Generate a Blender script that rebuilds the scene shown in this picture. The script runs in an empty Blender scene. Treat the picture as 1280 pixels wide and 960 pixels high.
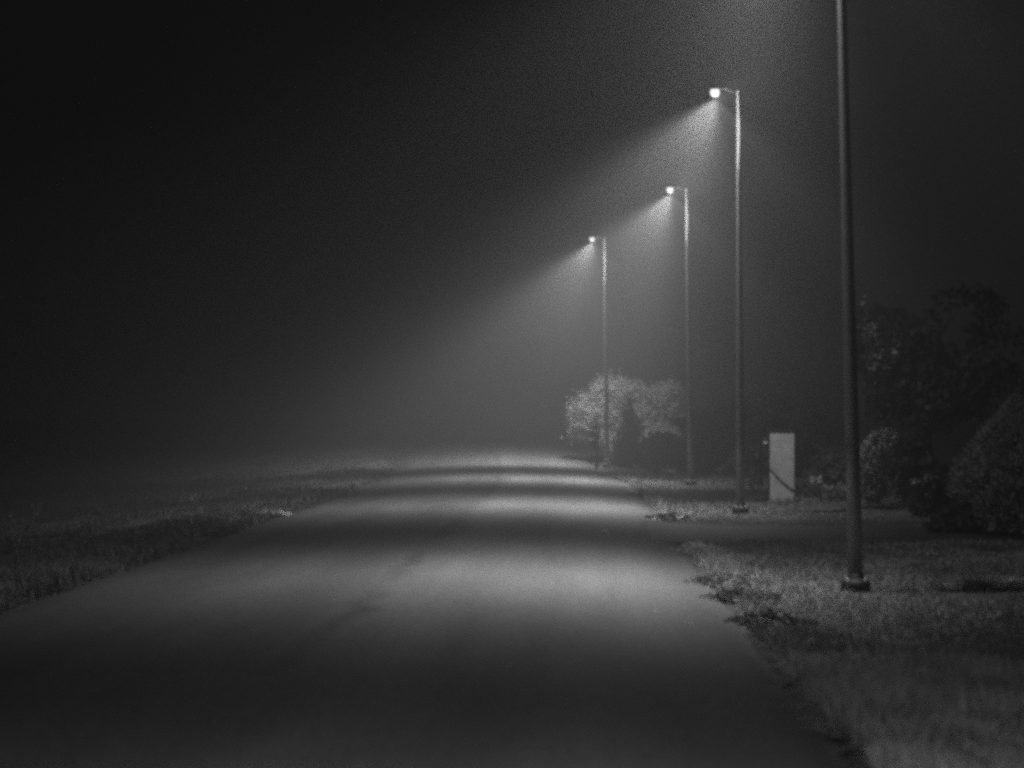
import bpy, bmesh, math, random
import numpy as np
from mathutils import Vector, Matrix

random.seed(7)
rng = np.random.default_rng(11)
R = math.radians
scene = bpy.context.scene
col = scene.collection
F = 3000.0            # focal length in pixels of a 1280 wide frame
EYE = 1.75

# ------------------------------------------------------------------ helpers
def tag(o, label=None, cat=None, group=None, kind=None):
    if label: o['label'] = label
    if cat: o['category'] = cat
    if group: o['group'] = group
    if kind: o['kind'] = kind
    return o

def empty(name, loc, rz=0.0):
    o = bpy.data.objects.new(name, None)
    o.empty_display_size = 0.2
    col.objects.link(o)
    o.location = loc
    o.rotation_euler = (0, 0, rz)
    return o

def link(name, me, mat, parent=None):
    o = bpy.data.objects.new(name, me)
    col.objects.link(o)
    if mat: me.materials.append(mat)
    if parent: o.parent = parent
    return o

def np_mesh(name, verts, faces, smooth=False):
    """faces: list of (k-gon index arrays)"""
    me = bpy.data.meshes.new(name)
    verts = np.asarray(verts, dtype=np.float32)
    me.vertices.add(len(verts))
    me.vertices.foreach_set('co', verts.ravel())
    loops = np.concatenate([np.asarray(f, dtype=np.int32).ravel() for f in faces])
    starts, tot, off = [], [], 0
    for f in faces:
        f = np.asarray(f)
        n, k = f.shape
        starts.append(off + np.arange(n) * k)
        tot.append(np.full(n, k))
        off += n * k
    starts = np.concatenate(starts).astype(np.int32)
    me.loops.add(len(loops))
    me.loops.foreach_set('vertex_index', loops)
    me.polygons.add(len(starts))
    me.polygons.foreach_set('loop_start', starts)
    me.update(calc_edges=True)
    me.validate()
    if smooth:
        me.polygons.foreach_set('use_smooth', np.ones(len(me.polygons), dtype=bool))
    return me

class MB:
    """collects tubes, boxes and lathes into ONE mesh"""
    def __init__(self):
        self.bm = bmesh.new()
    def tube(self, pts, radii, seg=12, cap=True):
        pts = [Vector(p) for p in pts]
        rings = []
        for i, p in enumerate(pts):
            a = pts[max(i - 1, 0)]; b = pts[min(i + 1, len(pts) - 1)]
            t = (b - a).normalized()
            up = Vector((0, 0, 1)) if abs(t.z) < 0.95 else Vector((1, 0, 0))
            x = t.cross(up).normalized(); y = t.cross(x).normalized()
            r = radii[i] if hasattr(radii, '__len__') else radii
            rings.append([self.bm.verts.new(p + x * (r * math.cos(2 * math.pi * k / seg)) + y * (r * math.sin(2 * math.pi * k / seg))) for k in range(seg)])
        for r0, r1 in zip(rings, rings[1:]):
            for k in range(seg):
                f = self.bm.faces.new((r0[k], r0[(k + 1) % seg], r1[(k + 1) % seg], r1[k]))
                f.smooth = True
        if cap:
            self.bm.faces.new(rings[0]); self.bm.faces.new(rings[-1])
        return self
    def box(self, size, loc=(0, 0, 0), bevel=0.0, rot=None):
        r = bmesh.ops.create_cube(self.bm, size=1.0)
        vs = r['verts']
        m = Matrix.Translation(loc) @ (rot.to_4x4() if rot else Matrix()) @ Matrix.Diagonal((*size, 1))
        bmesh.ops.transform(self.bm, matrix=m, verts=vs)
        if bevel:
            es = list({e for v in vs for e in v.link_edges})
            bmesh.ops.bevel(self.bm, geom=es, offset=bevel, segments=2, affect='EDGES', profile=0.5)
        return self
    def lathe(self, prof, loc=(0, 0, 0), seg=20, sx=1, sy=1):
        rings = []
        for r, z in prof:
            rings.append([self.bm.verts.new((loc[0] + sx * r * math.cos(2 * math.pi * k / seg), loc[1] + sy * r * math.sin(2 * math.pi * k / seg), loc[2] + z)) for k in range(seg)])
        for r0, r1 in zip(rings, rings[1:]):
            for k in range(seg):
                f = self.bm.faces.new((r0[k], r0[(k + 1) % seg], r1[(k + 1) % seg], r1[k])); f.smooth = True
        self.bm.faces.new(rings[0]); self.bm.faces.new(rings[-1])
        return self
    def build(self, name, mat, parent=None):
        bmesh.ops.recalc_face_normals(self.bm, faces=self.bm.faces)
        me = bpy.data.meshes.new(name)
        self.bm.to_mesh(me); self.bm.free()
        return link(name, me, mat, parent)

# ------------------------------------------------------------------ materials (the photograph is monochrome: neutral greys)
def new_mat(name):
    m = bpy.data.materials.new(name); m.use_nodes = True
    nt = m.node_tree
    return m, nt, nt.nodes['Principled BSDF'], nt.nodes, nt.links

def grey_mat(name, lo, hi, scale=6.0, rough=0.6, spec=0.4, metal=0.0, bump=0.0, bump_scale=60.0, coords='Object', detail=5, bdist=0.02):
    m, nt, b, N, L = new_mat(name)
    tc = N.new('ShaderNodeTexCoord')
    nz = N.new('ShaderNodeTexNoise'); nz.inputs['Scale'].default_value = scale; nz.inputs['Detail'].default_value = detail
    L.new(tc.outputs[coords], nz.inputs['Vector'])
    mr = N.new('ShaderNodeMapRange'); mr.inputs[1].default_value = 0.3; mr.inputs[2].default_value = 0.7
    mr.inputs[3].default_value = lo; mr.inputs[4].default_value = hi
    L.new(nz.outputs['Fac'], mr.inputs[0])
    cb = N.new('ShaderNodeCombineColor')
    for i in range(3): L.new(mr.outputs[0], cb.inputs[i])
    L.new(cb.outputs[0], b.inputs['Base Color'])
    b.inputs['Roughness'].default_value = rough
    b.inputs['Specular IOR Level'].default_value = spec
    b.inputs['Metallic'].default_value = metal
    if bump:
        n2 = N.new('ShaderNodeTexNoise'); n2.inputs['Scale'].default_value = bump_scale; n2.inputs['Detail'].default_value = 4
        L.new(tc.outputs[coords], n2.inputs['Vector'])
        bp = N.new('ShaderNodeBump'); bp.inputs['Strength'].default_value = bump; bp.inputs['Distance'].default_value = bdist
        L.new(n2.outputs['Fac'], bp.inputs['Height'])
        L.new(bp.outputs[0], b.inputs['Normal'])
    return m

def leaf_mat(name, lo, hi, scale=1.5, rough=0.55, spec=0.3, transl=0.25):
    """per-leaf random grey (random per island) mixed with broad patches, slightly translucent"""
    m, nt, b, N, L = new_mat(name)
    geo = N.new('ShaderNodeNewGeometry')
    tc = N.new('ShaderNodeTexCoord')
    nz = N.new('ShaderNodeTexNoise'); nz.inputs['Scale'].default_value = scale; nz.inputs['Detail'].default_value = 3
    L.new(tc.outputs['Object'], nz.inputs['Vector'])
    mr0 = N.new('ShaderNodeMapRange'); mr0.inputs[1].default_value = 0.3; mr0.inputs[2].default_value = 0.7
    L.new(nz.outputs['Fac'], mr0.inputs[0])
    ad = N.new('ShaderNodeMath'); ad.operation = 'MULTIPLY_ADD'; ad.inputs[1].default_value = 0.5
    L.new(geo.outputs['Random Per Island'], ad.inputs[0])
    ml = N.new('ShaderNodeMath'); ml.operation = 'MULTIPLY'; ml.inputs[1].default_value = 0.5
    L.new(mr0.outputs[0], ml.inputs[0]); L.new(ml.outputs[0], ad.inputs[2])
    mr = N.new('ShaderNodeMapRange'); mr.inputs[3].default_value = lo; mr.inputs[4].default_value = hi
    L.new(ad.outputs[0], mr.inputs[0])
    cb = N.new('ShaderNodeCombineColor')
    for i in range(3): L.new(mr.outputs[0], cb.inputs[i])
    L.new(cb.outputs[0], b.inputs['Base Color'])
    b.inputs['Roughness'].default_value = rough
    b.inputs['Specular IOR Level'].default_value = spec
    tr = N.new('ShaderNodeBsdfTranslucent'); L.new(cb.outputs[0], tr.inputs['Color'])
    mx = N.new('ShaderNodeMixShader'); mx.inputs[0].default_value = transl
    L.new(b.outputs[0], mx.inputs[1]); L.new(tr.outputs[0], mx.inputs[2])
    L.new(mx.outputs[0], N['Material Output'].inputs['Surface'])
    return m

M_GROUND = grey_mat('soil_and_turf', 0.03, 0.10, scale=3.0, rough=0.9, spec=0.1, bump=0.8, bump_scale=25)
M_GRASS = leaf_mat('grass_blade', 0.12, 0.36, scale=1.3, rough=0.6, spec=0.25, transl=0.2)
M_GRASSDIM = leaf_mat('dimmed_grass_blade', 0.025, 0.12, scale=1.1, rough=0.6, spec=0.2, transl=0.2)  # left verge grass, colour darkened to stand for weak lamp light there
M_POLE = grey_mat('galvanised_pole', 0.22, 0.28, scale=5, rough=0.38, spec=0.5, metal=0.6)
M_DARKMETAL = grey_mat('weathered_dark_metal', 0.012, 0.025, scale=20, rough=0.6, spec=0.25)
M_MATTBLACK = grey_mat('matt_black_arm', 0.003, 0.006, scale=10, rough=0.9, spec=0.05)
M_BOLT = grey_mat('zinc_bolt', 0.2, 0.3, scale=20, rough=0.5, metal=0.3)
M_BARK = grey_mat('bark', 0.02, 0.06, scale=20, rough=0.9, spec=0.1, bump=0.8, bump_scale=40)
M_PALELEAF = leaf_mat('pale_blossom_leaf', 0.22, 0.50, scale=2.0, transl=0.35)
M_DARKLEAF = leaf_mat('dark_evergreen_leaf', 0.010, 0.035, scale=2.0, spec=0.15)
M_SPECKLE = leaf_mat('speckled_leaf', 0.08, 0.34, scale=6.0, transl=0.3)
M_CONIFER = leaf_mat('dark_conifer_needle', 0.02, 0.08, scale=3.0, spec=0.2)
M_GLOSSLEAF = leaf_mat('glossy_dark_leaf', 0.02, 0.09, scale=3.0, rough=0.5, spec=0.3)
M_MIDLEAF = leaf_mat('mid_grey_leaf', 0.05, 0.20, scale=3.0, rough=0.45, spec=0.4)
M_JUNIPER = leaf_mat('juniper_needle', 0.18, 0.5, scale=2.5, rough=0.6)
M_WEED = leaf_mat('weed_leaf', 0.03, 0.13, scale=4.0, rough=0.5, spec=0.35)
M_DRY = leaf_mat('dry_straw', 0.30, 0.60, scale=6.0, rough=0.7, spec=0.2)
M_TUFT = leaf_mat('pale_grass_tuft', 0.32, 0.78, scale=5.0, rough=0.6, spec=0.2, transl=0.3)
M_FALLEN = leaf_mat('fallen_leaf', 0.35, 0.65, scale=6.0, rough=0.5, spec=0.3)
M_PAPER = grey_mat('white_paper', 0.75, 0.85, scale=10, rough=0.6)
M_CABINET = grey_mat('weathered_white_paint', 0.31, 0.50, scale=7, rough=0.6, bump=0.1, bump_scale=20)
M_BLACK = grey_mat('black_plastic', 0.012, 0.025, scale=10, rough=0.5)

def asphalt():
    m, nt, b, N, L = new_mat('asphalt_road')
    tc = N.new('ShaderNodeTexCoord')
    def noise(sc, det=4, mapping=None):
        n = N.new('ShaderNodeTexNoise'); n.inputs['Scale'].default_value = sc; n.inputs['Detail'].default_value = det
        if mapping:
            mp = N.new('ShaderNodeMapping'); mp.inputs['Scale'].default_value = mapping
            L.new(tc.outputs['Object'], mp.inputs['Vector']); L.new(mp.outputs[0], n.inputs['Vector'])
        else: L.new(tc.outputs['Object'], n.inputs['Vector'])
        return n
    def mrange(src, a, b_, c, d):
        r = N.new('ShaderNodeMapRange')
        for i, v in enumerate((a, b_, c, d)): r.inputs[i + 1].default_value = v
        L.new(src, r.inputs[0]); return r.outputs[0]
    def math_(op, x, y):
        n = N.new('ShaderNodeMath'); n.operation = op
        for i, v in enumerate((x, y)):
            if isinstance(v, (int, float)): n.inputs[i].default_value = v
            else: L.new(v, n.inputs[i])
        return n.outputs[0]
    broad = mrange(noise(0.35, 4, (1.6, 0.45, 1)).outputs['Fac'], 0.3, 0.7, 0.85, 1.15)
    grit = mrange(noise(90, 3).outputs['Fac'], 0.3, 0.7, 0.72, 1.28)
    grit2 = mrange(noise(14, 4).outputs['Fac'], 0.3, 0.7, 0.86, 1.14)
    uv = N.new('ShaderNodeUVMap')
    sx = N.new('ShaderNodeSeparateXYZ'); L.new(uv.outputs[0], sx.inputs[0])
    # wobbling longitudinal paving joint a little left of the crown, lamp falloff to the left put into the colour
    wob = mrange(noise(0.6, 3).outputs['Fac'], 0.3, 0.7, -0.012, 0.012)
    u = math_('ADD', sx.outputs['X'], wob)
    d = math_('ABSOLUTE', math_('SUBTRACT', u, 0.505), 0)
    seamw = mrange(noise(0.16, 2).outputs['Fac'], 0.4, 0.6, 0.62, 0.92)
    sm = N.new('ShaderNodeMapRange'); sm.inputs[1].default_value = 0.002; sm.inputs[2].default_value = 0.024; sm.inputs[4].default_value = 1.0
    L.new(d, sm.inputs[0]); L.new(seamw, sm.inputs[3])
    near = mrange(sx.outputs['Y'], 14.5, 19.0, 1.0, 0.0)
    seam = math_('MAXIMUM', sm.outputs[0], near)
    falloff = math_('MULTIPLY', math_('MAXIMUM', mrange(u, 0.49, 0.52, 0.88, 1.0), near), mrange(u, 0.0, 0.6, 0.52, 1.0))
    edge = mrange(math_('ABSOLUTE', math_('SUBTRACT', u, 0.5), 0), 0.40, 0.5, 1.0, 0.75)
    v = math_('MULTIPLY', math_('MULTIPLY', math_('MULTIPLY', broad, grit), math_('MULTIPLY', seam, falloff)), math_('MULTIPLY', edge, grit2))
    stones = mrange(noise(38, 2).outputs['Fac'], 0.35, 0.68, 0.80, 1.2)
    track = mrange(math_('SINE', math_('MULTIPLY', u, 25.1), 0), -1, 1, 0.94, 1.06)
    streak = mrange(noise(1.0, 5, (2.2, 0.12, 1)).outputs['Fac'], 0.3, 0.7, 0.86, 1.12)
    v = math_('MULTIPLY', math_('MULTIPLY', v, math_('MULTIPLY', stones, track)), math_('MULTIPLY', streak, 0.112))
    cb = N.new('ShaderNodeCombineColor')
    for i in range(3): L.new(v, cb.inputs[i])
    L.new(cb.outputs[0], b.inputs['Base Color'])
    b.inputs['Roughness'].default_value = 0.85
    b.inputs['Specular IOR Level'].default_value = 0.2
    bp = N.new('ShaderNodeBump'); bp.inputs['Strength'].default_value = 0.5; bp.inputs['Distance'].default_value = 0.006
    L.new(noise(120, 3).outputs['Fac'], bp.inputs['Height']); L.new(bp.outputs[0], b.inputs['Normal'])
    return m
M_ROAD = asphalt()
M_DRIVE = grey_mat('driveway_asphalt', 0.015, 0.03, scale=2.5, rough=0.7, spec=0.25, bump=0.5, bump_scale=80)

# ------------------------------------------------------------------ terrain
def vnoise(x, y, seed=0):
    """smooth value noise, vectorised"""
    x = np.asarray(x, float); y = np.asarray(y, float)
    xi = np.floor(x).astype(np.int64); yi = np.floor(y).astype(np.int64)
    fx = x - xi; fy = y - yi
    fx = fx * fx * (3 - 2 * fx); fy = fy * fy * (3 - 2 * fy)
    def h(a, b):
        n = (a * 374761393 + b * 668265263 + seed * 974634777) & 0x7fffffff
        n = ((n ^ (n >> 13)) * 1274126177) & 0x7fffffff
        return ((n ^ (n >> 16)) & 0xffff) / 65535.0
    return (h(xi, yi) * (1 - fx) + h(xi + 1, yi) * fx) * (1 - fy) + (h(xi, yi + 1) * (1 - fx) + h(xi + 1, yi + 1) * fx) * fy

def sstep(x, a, b):
    t = np.clip((np.asarray(x, float) - a) / (b - a), 0, 1)
    return t * t * (3 - 2 * t)

HALF = 3.35
def xc(y):
    y = np.asarray(y, float)
    a = np.clip(y - 48, 0, 60)
    b = np.clip(y - 84, 0, 60)
    return -1.85 - 0.00075 * a * a - 0.010 * b * b

def drive_mask(x, y, grow=0.0):
    """driveway leaving the road on the right, its mouth flared"""
    x = np.asarray(x, float); y = np.asarray(y, float)
    t = np.clip((x - 1.5) / 2.0, 0, 1)
    fl = 0.9 * (1 - t) ** 2
    lo = 33.6 - fl - grow + 0.08 * (x - 1.5); hi = 38.7 + fl * 0.4 + grow + 0.02 * (x - 1.5)
    return (y > lo) & (y < hi) & (x > 1.0) & (x < 16 + grow)

def base_h(x, y):
    x = np.asarray(x, float); y = np.asarray(y, float)
    u = x - xc(y)
    z = np.zeros_like(u)
    inside = np.abs(u) < HALF
    z = np.where(inside, 0.13 * (1 - (u / HALF) ** 2), z)
    l = np.clip(-u - HALF, 0, None)
    z = z - 0.42 * sstep(l, 0.3, 7.0) * (1 - 0.6 * sstep(y, 70, 90))
    r = np.clip(u - HALF, 0, None)
    z = z - 0.03 * sstep(r, 0.1, 1.0)
    z = z + 0.6 * sstep(y, 79, 93) * (1 - 0.5 * sstep(l, 2, 12))          # low rise behind the farthest lamp
    z = z + 0.14 * np.exp(-((x - 5.6) / 1.4) ** 2 - ((y - 45.5) / 2.2) ** 2)
    return z

def ground_h(x, y):
    x = np.asarray(x, float); y = np.asarray(y, float)
    u = x - xc(y)
    out = sstep(np.abs(u) - HALF, 0.1, 0.8)
    dm = drive_mask(x, y, 0.35)
    n = 0.12 * (vnoise(x * 0.7, y * 0.5, 1) - 0.5) + 0.06 * (vnoise(x * 2.3, y * 1.7, 2) - 0.5)
    for lx, ly in ((2.83, 24.4), (2.99, 43.75), (2.95, 61.8), (1.04, 80.8)):
        n = n * (1 - 0.85 * np.exp(-((x - lx) ** 2 + (y - ly) ** 2) / 1.2))
    z = base_h(x, y) + n * out * np.where(dm, 0, 1)
    z = np.where(np.abs(u) < HALF - 0.12, z - 0.06, z)
    z = np.where(drive_mask(x, y, 0.0), z - 0.05, z)
    return z

def spread(a, b, step, far_lo, far_hi, ratio=1.35):
    mid = list(np.arange(a, b + step * 0.5, step))
    s = step; lo = []
    x = a
    while x > far_lo: s *= ratio; x -= s; lo.append(x)
    s = step; hi = []; x = b
    while x < far_hi: s *= ratio; x += s; hi.append(x)
    return np.array(lo[::-1] + mid + hi)

gx = spread(-14, 14, 0.2, -500, 500)
gy = spread(8, 112, 0.4, -60, 1200)
GX, GY = np.meshgrid(gx, gy)
gv = np.stack([GX.ravel(), GY.ravel(), ground_h(GX, GY).ravel()], 1)
nx, ny = len(gx), len(gy)
ii = (np.arange(ny - 1)[:, None] * nx + np.arange(nx - 1)[None, :]).ravel()
gf = np.stack([ii, ii + 1, ii + nx + 1, ii + nx], 1)
ground = link('ground', np_mesh('ground', gv, [gf], True), M_GROUND)
tag(ground, 'uneven turf and soil on both sides of the road', kind='structure')

# the road: a crowned strip with ragged edges
ry = np.concatenate([np.arange(-20, 8, 1.0), np.arange(8, 60, 0.12), np.arange(60, 125, 0.3)])
nu = 25
verts = []; uvs = []
for y in ry:
    # direction of the centre line, for a perpendicular section
    d = float(xc(y + 0.1) - xc(y - 0.1)) / 0.2
    n = 1 / math.sqrt(1 + d * d)
    er = 0.16 * (float(vnoise(y * 1.1, 3.3, 5)) - 0.5) + 0.10 * (float(vnoise(y * 4.3, 7.1, 6)) - 0.5)
    el = 0.10 * (float(vnoise(y * 0.9, 9.3, 7)) - 0.5) + 0.06 * (float(vnoise(y * 4.1, 1.7, 8)) - 0.5)
    for k in range(nu):
        t = k / (nu - 1)
        off = (-HALF + el) * (1 - t) + (HALF + er) * t
        px = float(xc(y)) + off * n; py = y - off * d * n
        z = 0.13 * (1 - min(1, abs(off) / HALF) ** 2) + 0.6 * float(sstep(py, 79, 93)) + 0.022
        if k in (0, nu - 1): z -= 0.06
        verts.append((px, py, z)); uvs.append(t)
ny_, nx_ = len(ry), nu
ii = (np.arange(ny_ - 1)[:, None] * nx_ + np.arange(nx_ - 1)[None, :]).ravel()
rf = np.stack([ii, ii + 1, ii + nx_ + 1, ii + nx_], 1)
me = np_mesh('road', verts, [rf], True)
uvl = me.uv_layers.new(name='UVMap')
li = np.empty(len(me.loops), dtype=np.int32); me.loops.foreach_get('vertex_index', li)
ua = np.array(uvs)[li]; va = np.array(verts)[li, 1]
uvl.data.foreach_set('uv', np.stack([ua, va], 1).astype(np.float32).ravel())
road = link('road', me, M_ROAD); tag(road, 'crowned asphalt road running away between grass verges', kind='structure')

# driveway
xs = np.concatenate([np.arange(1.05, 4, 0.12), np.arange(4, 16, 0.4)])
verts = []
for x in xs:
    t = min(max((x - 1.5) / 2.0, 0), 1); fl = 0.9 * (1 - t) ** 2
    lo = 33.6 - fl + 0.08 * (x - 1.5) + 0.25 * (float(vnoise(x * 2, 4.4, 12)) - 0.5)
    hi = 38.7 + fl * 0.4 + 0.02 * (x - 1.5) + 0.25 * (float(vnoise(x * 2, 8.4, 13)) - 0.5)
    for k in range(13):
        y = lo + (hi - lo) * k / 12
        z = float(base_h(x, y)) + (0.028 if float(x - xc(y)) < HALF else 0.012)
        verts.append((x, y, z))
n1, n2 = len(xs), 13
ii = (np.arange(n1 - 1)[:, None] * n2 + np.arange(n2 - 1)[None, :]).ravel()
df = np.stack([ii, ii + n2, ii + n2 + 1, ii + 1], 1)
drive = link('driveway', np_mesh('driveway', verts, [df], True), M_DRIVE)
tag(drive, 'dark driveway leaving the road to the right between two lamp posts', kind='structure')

def gz(x, y): return float(ground_h(np.array([x]), np.array([y]))[0])
def X(u, Y): return (u - 720.0) / F * Y         # world x of a thing seen at picture column u, depth Y
def G(u, Y):
    x = X(u, Y); return Vector((x, Y, gz(x, Y)))
def H(v0, v1, Y): return (v1 - v0) / F * Y      # height in metres of v1-v0 picture rows at depth Y

# ------------------------------------------------------------------ grass: one uncountable mass
def blades(x, y, h, w, lean=1.2):
    n = len(x)
    z = ground_h(x, y) - 0.01
    a = rng.uniform(0, 2 * np.pi, n)
    dx, dy = np.cos(a), np.sin(a)
    b = a + rng.uniform(-1.2, 1.2, n) + np.pi / 2
    l = np.abs(rng.normal(0, lean, n))
    lx, ly = np.cos(b) * l, np.sin(b) * l
    p = np.empty((n, 5, 3))
    for k, (t, s) in enumerate(((0, -1), (0, 1), (0.55, -0.75), (0.55, 0.75), (1, 0))):
        bend = t * t
        p[:, k, 0] = x + dx * w * s * 0.5 + lx * h * bend
        p[:, k, 1] = y + dy * w * s * 0.5 + ly * h * bend
        p[:, k, 2] = z + h * t * (1 - 0.35 * l * t)
    return p.reshape(-1, 3), n

def grass_zone(n, x0, x1, y0, y1, hmin, hmax, wscale, off=0, far=False):
    y = y0 * (y1 / y0) ** rng.random(n)        # denser near the lens
    x = rng.uniform(x0, x1, n)
    u = x - xc(y)
    patch = vnoise(x * 1.1, y * 0.8, 21) * 0.6 + vnoise(x * 3.5, y * 3.0, 22) * 0.4
    keep = (np.abs(u) > HALF - np.where(u < 0, 0.18, 0.08) + 0.14 * (vnoise(y * 1.3, x * 0 + 2, 31) - 0.3)) & ~drive_mask(x, y, -0.05) & (rng.random(n) < 0.45 + 0.8 * patch)
    x, y, patch = x[keep], y[keep], patch[keep]
    for lx, ly in ((2.83, 24.4), (2.99, 43.75), (2.95, 61.8), (1.04, 80.8)):
        far_ = (x - lx) ** 2 + ((y - ly) * np.where(y < ly, .55, 1)) ** 2 > .26 ** 2
        x, y, patch = x[far_], y[far_], patch[far_]
    edge = np.abs(x - xc(y)) - HALF
    h = rng.uniform(hmin, hmax, len(x)) * (0.25 + 1.7 * patch ** 1.5) * (1 + 0.5 * np.exp(-(edge / 0.35) ** 2))
    w = wscale * rng.uniform(0.6, 1.4, len(x)) * (0.006 + 0.00022 * y)
    return blades(x, y, h, w)

zones = [
    grass_zone(56000, 1.3, 3.4, 9.5, 17, 0.05, 0.20, 1.3),
    grass_zone(210000, 1.3, 8.5, 9.5, 36, 0.03, 0.10, 1.0),
    grass_zone(80000, 1.0, 11.0, 33, 80, 0.03, 0.11, 1.0),
    grass_zone(18000, -5.5, 10, 78, 104, 0.05, 0.14, 1.1),
    grass_zone(130000, -11, -5.0, 13, 50, 0.03, 0.14, 1.0),
    grass_zone(60000, -17, -5.0, 45, 104, 0.03, 0.13, 1.2),
]
def grass_mass(name, label, zs, mat):
    vv = np.concatenate([z[0] for z in zs]); nb = sum(z[1] for z in zs)
    base = np.arange(nb)[:, None] * 5
    q = base + np.array([[0, 1, 3, 2]]); t3 = base + np.array([[2, 3, 4]])
    tag(link(name, np_mesh(name, vv, [q, t3]), mat), label, 'grass', kind='stuff')
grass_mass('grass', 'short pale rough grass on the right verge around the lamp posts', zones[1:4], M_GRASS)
grass_mass('grass', 'longer grass on the left verge of the road, colour darkened for weak lamp light', zones[4:], M_GRASSDIM)
grass_mass('grass', 'shaggy pale grass along the near right road edge', zones[:1], M_TUFT)

# ------------------------------------------------------------------ foliage tools
def rand_dirs(n):
    v = rng.normal(size=(n, 3)); return v / np.linalg.norm(v, axis=1, keepdims=True)

def leaf_cards(pos, nrm, size, aspect=1.7, jit=0.8):
    """diamond shaped folded leaves at pos, roughly facing nrm"""
    n = len(pos)
    nn = nrm + rng.normal(0, jit, (n, 3)); nn /= np.linalg.norm(nn, axis=1, keepdims=True)
    t = np.cross(nn, rand_dirs(n)); t /= np.linalg.norm(t, axis=1, keepdims=True)
    b = np.cross(nn, t)
    s = (size * rng.uniform(0.6, 1.4, n))[:, None]
    p = np.empty((n, 4, 3))
    p[:, 0] = pos - t * s * 0.5 * aspect
    p[:, 1] = pos + b * s * 0.5 + nn * s * 0.12
    p[:, 2] = pos + t * s * 0.5 * aspect
    p[:, 3] = pos - b * s * 0.5 + nn * s * 0.12
    return p.reshape(-1, 3)

def crown_points(blobs, n, shell=0.55, holes=0.42, seed=3, nscale=2.2):
    """points through a union of ellipsoids (cx,cy,cz,rx,ry,rz), clumped, with gaps"""
    vol = np.array([b[3] * b[4] * b[5] for b in blobs]) ** (2 / 3)
    pick = rng.choice(len(blobs), n * 3, p=vol / vol.sum())
    B = np.array(blobs, float)[pick]
    d = rand_dirs(n * 3)
    r = shell + (1.08 - shell) * rng.random(n * 3) ** 0.6
    r *= 0.74 + 0.5 * vnoise(d[:, 0] * 3.5 + B[:, 0] * 5 + 10, d[:, 2] * 3.5 + d[:, 1] * 2.5 + 10, seed)
    P = B[:, :3] + d * B[:, 3:] * r[:, None]
    f = vnoise(P[:, 0] * nscale + P[:, 1] * nscale * 0.7 + 50, P[:, 2] * nscale + 50 - P[:, 1] * nscale * 0.5, seed + 1)
    keep = (f > holes * rng.uniform(0.6, 1.3, len(f))) & (P[:, 2] > 0.02)
    P, d = P[keep][:n], d[keep][:n]
    return P, d

def quads(name, p, mat, parent):
    n = len(p) // 4
    return link(name, np_mesh(name, p, [np.arange(n * 4).reshape(-1, 4)]), mat, parent)

def limbs(name, base_r, height, tips, mat, parent, wob=0.06, seg=8, root=(0, 0)):
    """tapered trunk with limbs that leave it and reach the tips"""
    m = MB()
    pts = [Vector((root[0] + random.uniform(-wob, wob) * (i > 0), root[1] + random.uniform(-wob, wob) * (i > 0), -0.08 + (height + 0.08) * i / 6)) for i in range(7)]
    m.tube(pts, [base_r * (1.25 if i == 0 else 1 - 0.11 * i) for i in range(7)], seg)
    for tp in tips:
        tp = Vector(tp)
        k = random.randint(3, 6); a = pts[k]
        mid = a.lerp(tp, 0.5) + Vector((random.uniform(-.1, .1), random.uniform(-.1, .1), 0.08 * (tp - a).length))
        r = base_r * 0.45
        m.tube([a, a.lerp(mid, .5), mid, mid.lerp(tp, .6), tp], [r, r * .8, r * .6, r * .4, r * .15], 6)
        for _ in range(3):
            b = mid.lerp(tp, random.uniform(0, .7)); e = b + Vector((random.uniform(-1, 1), random.uniform(-1, 1), random.uniform(.1, 1))) * (tp - a).length * 0.3
            m.tube([b, b.lerp(e, .5), e], [r * .35, r * .25, r * .08], 5)
    return m.build(name, mat, parent)

def broad_plant(name, label, cat, loc, blobs, n, leaf, mat, trunk_r=0.05, trunk_h=None, holes=0.42, seed=3, group=None, nscale=2.2, jit=0.8, trunkname='trunk', aspect=1.7, shell=0.5, soft=0.0):
    root = empty(name, loc)
    tag(root, label, cat, group)
    P, d = crown_points(blobs, n, shell=shell, holes=holes, seed=seed, nscale=nscale)
    if soft: P = P + d * np.abs(rng.normal(0, soft * .5, (len(P), 1))) * (rng.random((len(P), 1)) < .4)
    quads('crown', leaf_cards(P, d, leaf, jit=jit, aspect=aspect), mat, root)
    th = trunk_h if trunk_h is not None else max(b[2] for b in blobs) * 0.8
    limbs(trunkname, trunk_r, th, [(b[0], b[1], b[2] + 0.4 * b[5]) for b in blobs], M_BARK, root)
    return root

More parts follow.
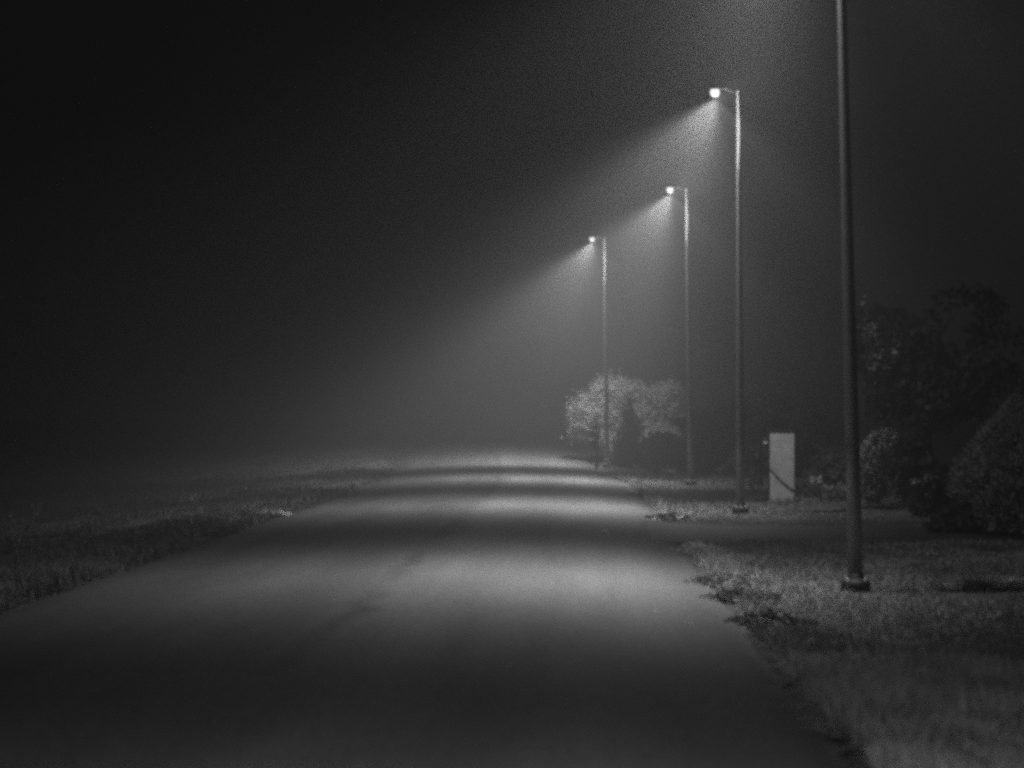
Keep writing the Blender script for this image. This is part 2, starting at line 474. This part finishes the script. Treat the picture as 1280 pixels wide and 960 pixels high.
def conifer(name, label, cat, loc, h, r, n, mat, needle=0.16, seed=4, spiky=0, round_=0.6, trunk_r=0.05, rough=0):
    """dense bush of upward sprays in a tapering outline"""
    root = empty(name, loc); tag(root, label, cat)
    zt = rng.random(n) ** 0.8
    prof = np.where(zt < 0.3, 0.75 + 0.25 * zt / 0.3, (1 - ((zt - 0.3) / 0.7) ** (1 / round_)))
    prof = np.clip(prof, 0.03, 1)
    a = rng.uniform(0, 2 * np.pi, n)
    lump = (0.7 + 0.55 * vnoise(np.cos(a) * 2.2 + 20, zt * 6 + np.sin(a) * 2.2 + 20, seed)) * (1 + rough * 0.45 * (vnoise(np.cos(a) * 6 + 40, zt * 15 + np.sin(a) * 6 + 40, seed + 3) - .5))
    rr = r * prof * lump * (0.35 + 0.65 * rng.random(n) ** 0.45)
    P = np.stack([np.cos(a) * rr, np.sin(a) * rr, 0.03 + zt * h * 0.96], 1)
    up = np.stack([np.cos(a) * 0.7, np.sin(a) * 0.7, 0.55 + 0.9 * zt], 1) + rng.normal(0, 0.45, (n, 3))
    up /= np.linalg.norm(up, axis=1, keepdims=True)
    side = np.cross(up, rand_dirs(n)); side /= np.linalg.norm(side, axis=1, keepdims=True)
    ln = (needle * rng.uniform(0.6, 1.5, n))[:, None]; wd = ln * 0.16
    p = np.empty((n, 4, 3))
    p[:, 0] = P; p[:, 1] = P + up * ln * 0.5 + side * wd; p[:, 2] = P + up * ln; p[:, 3] = P + up * ln * 0.5 - side * wd
    p = p.reshape(-1, 3)
    extra = []
    for _ in range(spiky):
        aa = random.uniform(0, 6.28); q = random.uniform(0, 0.75) * r
        b0 = np.array([math.cos(aa) * q, math.sin(aa) * q, h * (random.uniform(0.72, 0.9) - .55 * max(0, q / r - .3))])
        dr = np.array([math.cos(aa) * 0.25 + random.uniform(-.15, .15), math.sin(aa) * 0.25, 1.0]); L_ = h * random.uniform(0.16, 0.36)
        for j in range(36):
            t = j / 36; c = b0 + dr * L_ * t
            dd = dr * 0.8 + rng.normal(0, 0.5, 3) ; dd /= np.linalg.norm(dd)
            s = np.cross(dd, rng.normal(size=3)); s /= np.linalg.norm(s)
            l = needle * 0.6 * (1 - 0.6 * t)
            extra += [c, c + dd * l * .5 + s * l * .1, c + dd * l, c + dd * l * .5 - s * l * .1]
    if extra: p = np.concatenate([p, np.array(extra)])
    quads('crown', p, mat, root)
    limbs('trunk', trunk_r, h * 0.85, [(random.uniform(-.5, .5) * r, random.uniform(-.5, .5) * r, h * random.uniform(.3, .6)) for _ in range(5)], M_BARK, root, wob=0.02)
    return root

# ------------------------------------------------------------------ street lamps
POLE_H = 7.7
lens_mat, nt, b, N, L = new_mat('lit_lamp_glass')
b.inputs['Base Color'].default_value = (0.8, 0.8, 0.8, 1)
b.inputs['Emission Color'].default_value = (1, 1, 1, 1)
b.inputs['Emission Strength'].default_value = 1.1
lens_mat.cycles.emission_sampling = 'NONE'

def lamp_light(name, parent, loc, power, reach=1.0, back=1.0):
    """a full cut-off road luminaire: the intensity profile leans over the road, as such an optic does"""
    ld = bpy.data.lights.new(name, 'POINT')
    ld.energy = power; ld.shadow_soft_size = 0.035; ld.use_nodes = True
    nt = ld.node_tree; N = nt.nodes; L = nt.links
    em = N['Emission']
    geo = N.new('ShaderNodeNewGeometry')
    def dot(v):
        n = N.new('ShaderNodeVectorMath'); n.operation = 'DOT_PRODUCT'
        L.new(geo.outputs['Incoming'], n.inputs[0]); n.inputs[1].default_value = v; return n.outputs['Value']
    def ss(src, a, b_):
        r = N.new('ShaderNodeMapRange'); r.interpolation_type = 'SMOOTHSTEP'
        r.inputs[1].default_value = a; r.inputs[2].default_value = b_; L.new(src, r.inputs[0]); return r.outputs[0]
    def mul(x, y, op='MULTIPLY'):
        n = N.new('ShaderNodeMath'); n.operation = op
        for i, v in enumerate((x, y)):
            if isinstance(v, (int, float)): n.inputs[i].default_value = v
            else: L.new(v, n.inputs[i])
        return n.outputs[0]
    ang = N.new('ShaderNodeMath'); ang.operation = 'ARCTAN2'
    L.new(dot((-1, 0, 0)), ang.inputs[0]); L.new(dot((0, 0, -1)), ang.inputs[1])
    ramp = N.new('ShaderNodeValToRGB'); ramp.color_ramp.interpolation = 'B_SPLINE'
    L.new(mul(mul(ang.outputs[0], 1 / math.pi), 0.5, 'ADD'), ramp.inputs[0])
    els = ramp.color_ramp.elements
    while len(els) > 1: els.remove(els[-1])
    for k, (deg, v) in enumerate(ACROSS):
        v = v * (1 - (1 - reach) * min(1, max(0, (deg - 16) / 22)))
        if -30 < deg < 0: v = min(.75, v * back)
        e = els[0] if k == 0 else els.new(deg / 180 + 0.5)
        e.position = deg / 180 + 0.5; e.color = (v, v, v, 1)
    bw = N.new('ShaderNodeRGBToBW'); L.new(ramp.outputs[0], bw.inputs[0])
    main = bw.outputs[0]
    dy = dot((0, 1, 0))
    main = mul(main, mul(mul(1.0, mul(dy, dy), 'SUBTRACT'), ALONG, 'POWER'))
    main = mul(main, mul(mul(dot((0, 0, -1)), 0.0, 'MAXIMUM'), SPILL), 'ADD')
    wing = mul(mul(ss(dot((1, 0, 0)), 0.03, 0.22), ss(mul(dy, 0.0, 'ADD'), 0.35, 0.65)), mul(mul(dot((0, 0, -1)), 0.0, 'MAXIMUM'), WING))
    main = mul(main, wing, 'ADD')
    out = mul(main, LEAK, 'ADD')
    L.new(out, em.inputs['Strength'])
    o = bpy.data.objects.new(name, ld); col.objects.link(o)
    o.parent = parent; o.location = loc
    return o

# intensity across the road: degrees from straight down (+ is over the road), value
ACROSS = [(-89, .05), (-70, 0.02), (-54, 0.012), (-43, 0.11), (-33, 0.08), (-20, .045), (-8, 0.12), (4, 0.46), (16, 0.76), (28, 0.80), (40, 0.84), (48, 0.80), (54, 0.58), (60, 0.26), (66, 0.07), (72, 0.01), (78, 0.0)]
LEAK, ALONG, SPILL, WING = 0.0004, 2.6, 0.006, 0.09
POWER = 7000.0

def make_lamp(loc, lean_x, lean_y, scale_z, label, reach=1.0, back=1.0, power=1.0):
    root = empty('street_lamp', loc)
    root.rotation_euler = (R(lean_y), R(lean_x), 0)
    tag(root, label, 'street lamp', 'lit street lamps in a row along the right verge')
    h = POLE_H * scale_z
    m = MB(); m.tube([(0, 0, 0.03 + (h - 0.03) * t) for t in (0, .2, .4, .6, .8, 1)], [.080, .071, .062, .052, .043, .035], 24)
    m.build('pole', M_POLE, root)
    m = MB(); m.lathe([(.034, 0), (.040, 0), (.041, .015), (.037, .03), (.02, .042), (.004, .045)], (0, 0, h + .002)); m.build('pole_cap', M_POLE, root)
    m = MB(); m.lathe([(.08, -.12), (.15, -.12), (.15, .05), (.142, .075), (.105, .09), (.09, .13), (.084, .15)], (0, 0, 0), 24)
    base = m.build('base_cover', M_DARKMETAL, root)
    for k in range(4):
        a = math.pi / 4 + k * math.pi / 2
        m = MB(); m.lathe([(.012, 0), (.018, 0), (.018, .022), (.010, .024), (.010, .045), (.002, .047)], (.124 * math.cos(a), .124 * math.sin(a), .074), 6)
        m.build('anchor_bolt', M_BOLT, base)
    m = MB(); m.box((.09, .14, .26), (.118, 0, .62), .012); m.build('hand_hole_cover', M_POLE, root) if False else m.bm.free()
    # arm and head lean out over the road (towards -x)
    m = MB(); m.tube([(-.03, 0, h - .03), (-.12, 0, h + .03), (-.29, 0, h + .085)], [.011, .011, .012], 10); m.build('arm', M_MATTBLACK, root)
    m = MB()
    prof = [(-.27, .03, .03), (-.31, .07, .05), (-.40, .10, .06), (-.49, .09, .055), (-.56, .05, .035)]
    rings = []
    for x, wy, wz in prof:
        rings.append([m.bm.verts.new((x, wy * math.cos(t), h + .085 + max(-.02, wz * math.sin(t)))) for t in [2 * math.pi * k / 16 for k in range(16)]])
    for a, c in zip(rings, rings[1:]):
        for k in range(16):
            f = m.bm.faces.new((a[k], a[(k + 1) % 16], c[(k + 1) % 16], c[k])); f.smooth = True
    m.bm.faces.new(rings[0]); m.bm.faces.new(rings[-1])
    head = m.build('lamp_head', M_DARKMETAL, root)
    m = MB(); m.lathe([(.004, .08), (.045, .072), (.075, .05), (.084, .02), (.087, -.01), (.078, -.045), (.056, -.072), (.03, -.086), (.003, -.088)], (-.43, 0, h + .015), 20, 1.0, .85)
    m.build('lens', lens_mat, head)
    lamp_light('lamp_light', root, (-.43, 0, h - .125), POWER * power, reach, back)
    return root

lamps = [   # x, y, lean, reach over the road, light behind the pole, relative power
    (2.85, 4.4, -0.4, .33, 6.0, 1.3, 7.7, 'lamp post standing beside the viewpoint, first of the row'),
    (2.83, 24.4, -1.25, .40, 1.0, 1.38, 7.7, 'nearest lamp post, cut off by the frame top, standing in grass before the driveway'),
    (2.99, 43.75, -0.2, .85, 1.7, 1.5, 7.64, 'tallest fully visible lamp post with glowing head, left of the white cabinet'),
    (2.95, 61.8, -0.75, 1.0, 1.3, 1.5, 7.57, 'middle lamp post with glowing head, just right of the pale leafy bushes'),
    (1.04, 80.8, -0.5, 1.0, 2.8, 1.40, 7.70, 'farthest and smallest lamp post with glowing head, beside the mailbox'),
]
for (x, y, lean, reach, back, power, top, lab) in lamps:
    z0 = max(0.0, gz(x, y) + 0.03)
    make_lamp((x, y, z0), lean, 0, (top - z0) / POLE_H, lab, reach, back, power)

# ------------------------------------------------------------------ white cabinet by the second lamp
def cabinet():
    c = G(977, 48.5)
    root = empty('utility_cabinet', c, R(-6)); tag(root, 'tall narrow white cabinet with dark side and slanting cable in front of low bushes', 'cabinet')
    w, d, h = 0.49, 0.42, 1.40
    m = MB(); m.box((w, d, h), (0, 0, h / 2 - .02), .012); m.build('body', M_CABINET, root)
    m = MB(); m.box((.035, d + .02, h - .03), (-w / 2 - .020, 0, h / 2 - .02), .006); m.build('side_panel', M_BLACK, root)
    m = MB(); m.box((w + .10, d + .06, .035), (-.01, 0, h - .001), .008); m.build('cap', M_DARKMETAL, root)
    m = MB(); m.box((.10, .12, .34), (-w / 2 - .092, -.04, h - .30), .02); hk = m.build('meter_box', M_BLACK, root)
    m = MB(); m.lathe([(.035, 0), (.04, .01), (.04, .03), (.03, .04), (.004, .042)], (-w / 2 - .092, -.12, h - .26), 12); m.build('dial', M_PAPER, hk)
    # cable over the front, drooping to the right
    y = -d / 2 - .018
    m = MB(); m.tube([(-w / 2 - .02, y + .02, .66), (-.12, y, .50), (.02, y, .36), (.14, y, .26), (.25, y - .01, .20), (.42, y - .02, .17)], .014, 8); m.build('cable', M_BLACK, root)
    m = MB(); m.tube([(-w / 2 - .06, y, .62), (-w / 2 - .2, y - .02, .55), (-w / 2 - .36, y - .03, .35), (-w / 2 - .34, y - .03, .12), (-w / 2 - .22, y - .02, .01)], .008, 8); m.build('wire', M_BLACK, root)
    return root
cabinet()

# ------------------------------------------------------------------ mailbox by the farthest lamp
def mailbox():
    c = G(746, 79.6)
    root = empty('mailbox', c); tag(root, 'dark mailbox on a wooden post beside the farthest lamp post', 'mailbox')
    m = MB(); m.box((.11, .11, 1.1), (0, 0, .50), .008); m.build('post', M_BARK, root)
    m = MB()
    w, l, hh = .34, .60, .20
    sec = [(-w / 2, 0), (w / 2, 0), (w / 2, hh)] + [(w / 2 * math.cos(t), hh + w / 2 * math.sin(t)) for t in [math.pi * k / 8 for k in range(1, 8)]] + [(-w / 2, hh)]
    r0 = [m.bm.verts.new((-.07 + x - .0, -l / 2, 1.06 + z)) for x, z in sec]; r1 = [m.bm.verts.new((-.07 + x, l / 2, 1.06 + z)) for x, z in sec]
    for k in range(len(sec)):
        m.bm.faces.new((r0[k], r0[(k + 1) % len(sec)], r1[(k + 1) % len(sec)], r1[k]))
    m.bm.faces.new(r0); m.bm.faces.new(r1)
    m.build('box', M_BLACK, root)
    m = MB(); m.box((.34, .56, .22), (-.09, 0, .82), .03); tb = m.build('newspaper_box', M_BLACK, root)
    m = MB(); m.box((.28, .02, .16), (-.09, -.29, .82), .008); m.build('opening_shade', M_MATTBLACK, tb)  # solid black plate painted in for the shade inside the box mouth
    m = MB(); m.box((.40, .64, .03), (-.07, 0, 1.042), .005); m.build('shelf', M_BARK, root)
    m = MB(); m.box((.36, .06, .05), (-.16, -.34, 1.26), .008); m.build('white_bar', M_PAPER, root)  # small white bar across the front of the box
    m = MB(); m.box((.012, .16, .05), (.112, -.10, 1.36), .003); m.box((.012, .025, .16), (.112, -.02, 1.28), .003); m.build('flag', M_PAPER, root)
mailbox()

# ------------------------------------------------------------------ pale bushes behind the farthest lamp
c = G(761, 83.8)
broad_plant('leafy_tree', 'pale round leafy tree behind the farthest lamp post and mailbox', 'tree', c,
    [(-.6, 0, 1.7, .75, .7, .75), (.05, .1, 2.3, .85, .8, .7), (-.75, -.1, 1.15, .6, .6, .5), (.75, .1, 2.05, .75, .7, .7), (-.1, -.2, 1.5, .8, .8, .7), (.45, -.4, 1.2, .6, .5, .6), (-.1, -.9, .85, .5, .4, .4), (.4, -1.3, .5, .45, .4, .4)],
    26000, .038, M_PALELEAF, .09, 1.6, seed=31, holes=.36, aspect=3.0, shell=.25, nscale=3.5, soft=.2)
c = G(822, 83.4)
broad_plant('leafy_tree', 'pale bushy tree with open gaps, right of the dark conifer by the middle lamp post', 'tree', c,
    [(-.15, 0, 1.95, .7, .7, .6), (.35, .1, 2.2, .65, .6, .6), (-.5, 0, 1.5, .6, .6, .5), (.5, -.1, 1.6, .6, .6, .5), (0, -.3, 1.1, .6, .6, .5), (-.4, -1.2, .6, .45, .4, .45), (.3, -1.1, .7, .55, .4, .5)],
    22000, .038, M_PALELEAF, .07, 1.8, seed=41, holes=.42, aspect=3.0, shell=.25, nscale=3.5, soft=.2)
broad_plant('conifer', 'dark pointed conifer standing in front of the pale leafy trees', 'conifer', G(786, 79),
    [(0, 0, .45, .46, .4, .45), (-.08, 0, .95, .38, .36, .42), (.07, 0, 1.4, .30, .3, .38), (-.02, 0, 1.85, .17, .17, .3), (.02, 0, 2.15, .08, .08, .2)],
    5200, .045, M_CONIFER, .06, 1.9, seed=52, holes=.3, aspect=4.0, shell=.2, nscale=4, soft=.28)
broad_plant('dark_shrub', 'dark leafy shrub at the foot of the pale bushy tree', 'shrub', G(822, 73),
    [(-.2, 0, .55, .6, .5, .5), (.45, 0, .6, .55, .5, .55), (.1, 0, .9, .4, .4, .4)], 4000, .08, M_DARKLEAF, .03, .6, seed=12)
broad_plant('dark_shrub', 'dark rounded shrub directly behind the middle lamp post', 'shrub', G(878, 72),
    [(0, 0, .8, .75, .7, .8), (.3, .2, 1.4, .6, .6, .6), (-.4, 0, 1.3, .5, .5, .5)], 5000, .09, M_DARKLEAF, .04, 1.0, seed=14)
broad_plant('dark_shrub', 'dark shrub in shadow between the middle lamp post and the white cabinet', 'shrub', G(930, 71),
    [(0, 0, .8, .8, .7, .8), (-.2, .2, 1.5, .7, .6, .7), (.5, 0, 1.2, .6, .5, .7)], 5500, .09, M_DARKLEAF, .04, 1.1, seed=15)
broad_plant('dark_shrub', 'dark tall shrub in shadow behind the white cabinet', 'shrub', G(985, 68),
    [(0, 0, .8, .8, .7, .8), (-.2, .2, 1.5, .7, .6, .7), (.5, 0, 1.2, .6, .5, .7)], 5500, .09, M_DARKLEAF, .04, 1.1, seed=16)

# small glossy plant at the dark side of the cabinet
broad_plant('garden_plant', 'slender glossy plant against the dark side of the white cabinet', 'plant', G(948, 49.3),
    [(0, 0, .85, .16, .2, .35), (-.06, 0, .5, .16, .2, .3), (.06, 0, 1.2, .12, .15, .2)], 220, .06, M_GLOSSLEAF, .012, 1.0, seed=18, holes=.2, trunkname='stem')
# low hedge right of the cabinet
broad_plant('low_bush', 'low rounded bush right of the white cabinet, behind the small pale plant', 'bush', G(1028, 50.5),
    [(-.25, 0, .5, .45, .4, .42), (.25, .1, .5, .5, .4, .42), (.62, 0, .42, .4, .4, .36)], 3600, .055, M_MIDLEAF, .03, .5, seed=19, holes=.45)

def stalk_plant():
    c = G(1024, 46.8)
    root = empty('flower', c); tag(root, 'small pale two-lobed flower head on a dark leaning stalk right of the white cabinet', 'flower')
    m = MB(); m.tube([(.02, 0, -.03), (0, 0, .15), (-.05, 0, .30), (-.08, 0, .40)], [.018, .016, .014, .012], 8); m.build('stalk', M_BLACK, root)
    bm = bmesh.new()
    def petal(ang, ln, wd, lift):
        n = 6; rows = []
        for i in range(n + 1):
            t = i / n
            w = wd * math.sin(math.pi * min(1, t * .85 + .08)) ** .8
            cx = ln * t * math.sin(ang); cz = ln * t * math.cos(ang)
            y = -lift * t * (1 - .4 * t)
            px, pz = math.cos(ang), -math.sin(ang)
            rows.append([bm.verts.new((-.08 + cx + px * w * s, y + .02 * abs(s), .39 + cz + pz * w * s)) for s in (-1, -.5, 0, .5, 1)])
        for a, c_ in zip(rows, rows[1:]):
            for k in range(4):
                f = bm.faces.new((a[k], a[k + 1], c_[k + 1], c_[k])); f.smooth = True
    for ang, ln in ((-.75, .17), (.75, .17), (-1.45, .12), (1.45, .12), (0, .10)):
        petal(ang, ln, .045, .05)
    me = bpy.data.meshes.new('petals'); bm.to_mesh(me); bm.free(); link('petals', me, M_FALLEN, root)
stalk_plant()
broad_plant('low_plant', 'low pale leafy plant between the small flower and the nearest lamp post', 'plant', G(1043, 46.9),
    [(-.12, 0, .16, .16, .15, .16), (.12, 0, .18, .18, .15, .17)], 420, .05, M_PALELEAF, .01, .2, seed=20, holes=.3, trunkname='stem')

# pale shrub right behind the nearest post
broad_plant('speckled_shrub', 'speckled pale-leaved shrub right behind the nearest lamp post', 'shrub', G(1095, 44.5),
    [(-.05, 0, .65, .33, .35, .62), (.12, 0, .95, .30, .3, .38), (-.1, 0, .35, .3, .3, .3)], 3000, .04, M_SPECKLE, .025, .9, seed=23, holes=.5)
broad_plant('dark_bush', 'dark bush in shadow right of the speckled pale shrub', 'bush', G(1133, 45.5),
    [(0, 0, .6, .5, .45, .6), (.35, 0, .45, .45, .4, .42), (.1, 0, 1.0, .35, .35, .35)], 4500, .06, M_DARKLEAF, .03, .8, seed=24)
broad_plant('low_shrub', 'low glossy-leaved shrub between the dark bush and the tall juniper', 'shrub', G(1172, 41.5),
    [(-.2, 0, .36, .40, .35, .34), (.25, 0, .40, .38, .35, .34), (0, 0, .6, .3, .3, .3)], 1500, .065, M_GLOSSLEAF, .02, .5, seed=25, holes=.45)
# dark tree whose edge leaves catch the lamp
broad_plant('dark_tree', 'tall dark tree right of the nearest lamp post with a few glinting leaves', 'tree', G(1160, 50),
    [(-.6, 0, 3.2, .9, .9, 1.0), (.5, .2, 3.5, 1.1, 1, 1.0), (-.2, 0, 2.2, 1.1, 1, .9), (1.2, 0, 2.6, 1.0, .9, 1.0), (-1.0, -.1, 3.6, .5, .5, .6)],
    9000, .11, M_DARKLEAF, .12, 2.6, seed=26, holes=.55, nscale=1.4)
broad_plant('twiggy_sapling', 'thin sapling with sparse glinting leaves high behind the nearest lamp post', 'sapling', G(1086, 46.5),
    [(-.08, 0, 3.75, .13, .2, .32), (.05, 0, 3.35, .28, .3, .22), (.1, 0, 2.55, .2, .3, .25), (.35, 0, 2.9, .3, .3, .3)], 100, .06, M_MIDLEAF, .03, 3.3, seed=27, holes=.3)
conifer('juniper', 'tall spiky juniper at the right edge of the photo', 'juniper', G(1266, 36.6), 2.1, .74, 24000, M_JUNIPER, .10, seed=28, spiky=60, round_=.7, rough=2.4)
broad_plant('low_bush', 'small grassy bush at the left foot of the tall juniper', 'bush', G(1192, 36.8),
    [(-.1, 0, .2, .3, .3, .2), (.2, 0, .24, .3, .3, .24)], 1400, .06, M_WEED, .012, .25, seed=29, holes=.4, aspect=3.0, trunkname='stem')
# hazy tree far beyond the lamps
broad_plant('hazy_tree', 'faint hazy tree in the fog beyond the road, left of the farthest lamp post', 'tree', G(668, 112),
    [(0, 0, 3.6, 1.5, 1.4, 1.4), (-1.0, 0, 2.6, 1.2, 1, 1.1), (.9, 0, 2.7, 1.2, 1, 1.2)], 6000, .12, M_MIDLEAF, .14, 3.0, seed=33, holes=.55)

# ------------------------------------------------------------------ weeds along the road edge
def weed(label, u, Y, r, h, n, leaf, mat=M_WEED, name='weed', cat='weed', group=None, seed=1):
    root = empty(name, G(u, Y)); tag(root, label, cat, group)
    a = rng.uniform(0, 2 * np.pi, n); q = r * rng.random(n) ** .6 * (.55 + .9 * vnoise(np.cos(a) * 2 + 9 + Y, np.sin(a) * 2 + 9, 77)); z = h * (rng.random(n) ** 1.2) * np.clip(1.1 - .8 * q / r, .15, 1)
    P = np.stack([np.cos(a) * q, np.sin(a) * q, z + .01], 1)
    d = np.stack([np.cos(a) * .6, np.sin(a) * .6, np.full(n, .8)], 1)
    quads('leaves', leaf_cards(P, d, leaf, aspect=2.0, jit=.5), mat, root)
    m = MB()
    for k in range(9):
        b = random.uniform(0, 6.28); e = random.uniform(.4, .9)
        m.tube([(0, 0, -.02), (r * e * .4 * math.cos(b), r * e * .4 * math.sin(b), h * .5), (r * e * math.cos(b), r * e * math.sin(b), h * .85)], [.006, .005, .002], 5)
    m.build('stem', M_WEED, root)
    return root
weed('dark leafy weed jutting over the right road edge, closest to the nearest lamp post', 904, 24.6, .42, .16, 1100, .024, M_WEED)
weed('dark broad-leaved weed on the right road edge with two pale fallen leaves beside it', 925, 22.6, .40, .15, 1000, .024, M_WEED)
weed('low spreading weed on the right road edge, third in the row from the driveway', 958, 20.0, .38, .13, 850, .024, M_WEED)
weed('pale leafy weed on the grass tip where the driveway meets the road', 872, 31.0, .30, .14, 420, .035, M_PALELEAF)
weed('dark weed on the far corner of the driveway mouth', 832, 40.4, .45, .10, 360, .05, M_WEED)
weed('dark weed by the road edge beyond the far corner of the driveway', 795, 52, .40, .14, 320, .06, M_WEED)
def tuft(label, u, Y, r, h, n):
    root = empty('grass_tuft', G(u, Y)); tag(root, label, 'grass tuft')
    def sheaf(n, rr, hh):
        a = rng.uniform(0, 2 * np.pi, n); q = rr * rng.random(n) ** .7
        b = np.stack([np.cos(a) * q, np.sin(a) * q * .8, np.full(n, -.01)], 1)
        l = hh * rng.uniform(.5, 1.2, n); o = rng.uniform(.2, 1.0, n)
        tip = b + np.stack([np.cos(a + rng.normal(0, .6, n)) * o * l, np.sin(a + rng.normal(0, .6, n)) * o * l, l * (1.1 - .5 * o)], 1)
        mid = b * .5 + tip * .5; mid[:, 2] += l * .15
        sd_ = np.stack([-np.sin(a + 1), np.cos(a + 1), np.zeros(n)], 1) * (rng.uniform(.003, .006, n))[:, None]
        return np.stack([b - sd_, mid - sd_, tip, mid + sd_], 1).reshape(-1, 3)
    quads('blades', sheaf(n, r, h), M_TUFT, root)
    quads('dry_blades', sheaf(n // 3, r * .8, h * .8), M_DRY, root)
    return root
tuft('blurred pale grass tuft in the lower right corner of the photo', 1165, 13.0, .30, .17, 800)
tuft('blurred pale grass tuft at the lower right, set back from the road edge', 1205, 15.6, .26, .15, 600)
tuft('blurred pale grass tuft at the lower right, close against the road edge', 1075, 15.4, .24, .13, 600)
tuft('pale grass tuft right of the base of the nearest lamp post', 1235, 24.6, .35, .16, 700)
weed('pale flat clump of dry straw on the left road edge', 338, 42.0, .32, .10, 420, .045, M_DRY, 'straw_clump', 'straw')

def tall_weed(label, u, Y, h, n):
    root = empty('tall_weed', G(u, Y)); tag(root, label, 'weed')
    m = MB(); pos = []
    for k in range(n):
        bx, by = random.uniform(-.12, .12), random.uniform(-.12, .12)
        lx, ly = random.uniform(-.25, .25), random.uniform(-.2, .2); hh = h * random.uniform(.65, 1)
        pts = [(bx + lx * t * t, by + ly * t * t, hh * t - .03) for t in (0, .35, .7, 1)]
        m.tube(pts, [.007, .006, .004, .002], 5)
        for _ in range(9):
            t = random.uniform(.3, 1); pos.append((bx + lx * t * t + random.uniform(-.03, .03), by + ly * t * t, hh * t))
    m.build('stem', M_WEED, root)
    pos = np.array(pos); quads('leaves', leaf_cards(pos, rand_dirs(len(pos)), .02, aspect=4), M_WEED, root)
tall_weed('tall dark weed standing at the left edge of the photo', 22, 27, .85, 8)
tall_weed('thin tall weed stalks in the field left of the road', 249, 60, .9, 5)
tall_weed('pale weed stalks glinting on the left verge', 240, 44.5, .45, 6)

# ------------------------------------------------------------------ litter and fallen leaves on the asphalt
def road_z(x, y):
    u = x - float(xc(y)); return 0.13 * (1 - min(1, abs(u) / HALF) ** 2) + .6 * float(sstep(y, 79, 93)) + .022
def scrap(name, label, cat, x, y, size, mat, group=None, crumple=.5):
    n = 7; v = []
    for i in range(n):
        for j in range(n):
            a, c_ = i / (n - 1) - .5, j / (n - 1) - .5
            sh = 1 - .5 * abs(a) * 2 * (mat is M_FALLEN)
            v.append((a * size * 1.3, c_ * size * sh, size * crumple * (.15 + random.random() * .8) * (.4 + abs(a) + abs(c_)) * .6 + .003))
    ii = (np.arange(n - 1)[:, None] * n + np.arange(n - 1)[None, :]).ravel()
    o = link(name, np_mesh(name, v, [np.stack([ii, ii + 1, ii + n + 1, ii + n], 1)], False), mat)
    o.location = (x, y, road_z(x, y)); o.rotation_euler = (0, 0, random.uniform(0, 6.28))
    return tag(o, label, cat, group)
scrap('paper_scrap', 'crumpled white scrap of paper lying alone on the road at the driveway', 'litter', X(755, 34), 34.0, .085, M_PAPER, crumple=1.0)
leaf_spots = [(603, 24.6), (432, 37.5), (880, 18.6), (848, 18.0), (718, 22.0), (690, 23.2), (520, 26.5), (820, 20.5), (860, 19.5), (925, 20.9), (790, 16.5), (560, 44), (640, 15.5), (905, 16.2)]
first = None
for (u, Y) in leaf_spots:
    x = X(u, Y)
    if first is None:
        first = scrap('fallen_leaf', 'tiny pale fallen leaf lying on the road', 'leaf', x, Y, .04, M_FALLEN, 'fallen leaves scattered on the road', .35)
    else:
        o = first.copy(); col.objects.link(o)
        o.location = (x, Y, road_z(x, Y)); o.rotation_euler = (0, 0, random.uniform(0, 6.28)); o.scale = [random.uniform(.6, 1.15)] * 3

# ------------------------------------------------------------------ fog
def fog_material(name, density):
    fm = bpy.data.materials.new(name); fm.use_nodes = True
    nt = fm.node_tree; nt.nodes.clear()
    out = nt.nodes.new('ShaderNodeOutputMaterial'); vs = nt.nodes.new('ShaderNodeVolumeScatter')
    vs.inputs['Color'].default_value = (1, 1, 1, 1); vs.inputs['Density'].default_value = density; vs.inputs['Anisotropy'].default_value = 0.2
    nt.links.new(vs.outputs[0], out.inputs['Volume'])
    fm.cycles.volume_sampling = 'EQUIANGULAR'
    return fm
m = MB(); m.box((420, 400, 60), (0, 211, 25)); fog = m.build('fog', fog_material('night_fog', 0.0036)); tag(fog, 'thin night fog hanging over the whole road', kind='structure')
# ------------------------------------------------------------------ world, moon, camera
w = bpy.data.worlds.new('World'); scene.world = w; w.use_nodes = True
nt = w.node_tree; bg = nt.nodes['Background']
sky = nt.nodes.new('ShaderNodeTexSky'); sky.sky_type = 'NISHITA'; sky.sun_disc = False
sky.sun_elevation = R(4); sky.sun_rotation = R(200)
bw = nt.nodes.new('ShaderNodeRGBToBW'); nt.links.new(sky.outputs[0], bw.inputs[0]); nt.links.new(bw.outputs[0], bg.inputs['Color'])
bg.inputs['Strength'].default_value = 0.0036
w.cycles.sampling_method = 'NONE'

cam = bpy.data.cameras.new('camera'); co = bpy.data.objects.new('camera', cam); col.objects.link(co)
cam.sensor_width = 36; cam.lens = F / 1280 * 36
cam.clip_start = 0.1; cam.clip_end = 3000
co.location = (0, 0, EYE)
co.rotation_euler = (R(90) + math.atan(40 / F), 0, math.atan(80 / F))
cam.dof.use_dof = True; cam.dof.focus_distance = 41; cam.dof.aperture_fstop = 1.5
scene.camera = co

scene.view_settings.view_transform = 'Standard'; scene.view_settings.look = 'None'
scene.view_settings.exposure = 0; scene.view_settings.gamma = 1
scene.render.engine = 'CYCLES'
cy = scene.cycles
cy.use_denoising = False
cy.use_adaptive_sampling = False
cy.use_light_tree = False
cy.max_bounces = 4; cy.diffuse_bounces = 2; cy.glossy_bounces = 1; cy.transmission_bounces = 2; cy.volume_bounces = 0
cy.sample_clamp_indirect = 0.3; cy.sample_clamp_direct = 4.0
cy.pixel_filter_type = 'BLACKMAN_HARRIS'; cy.filter_width = 3.8
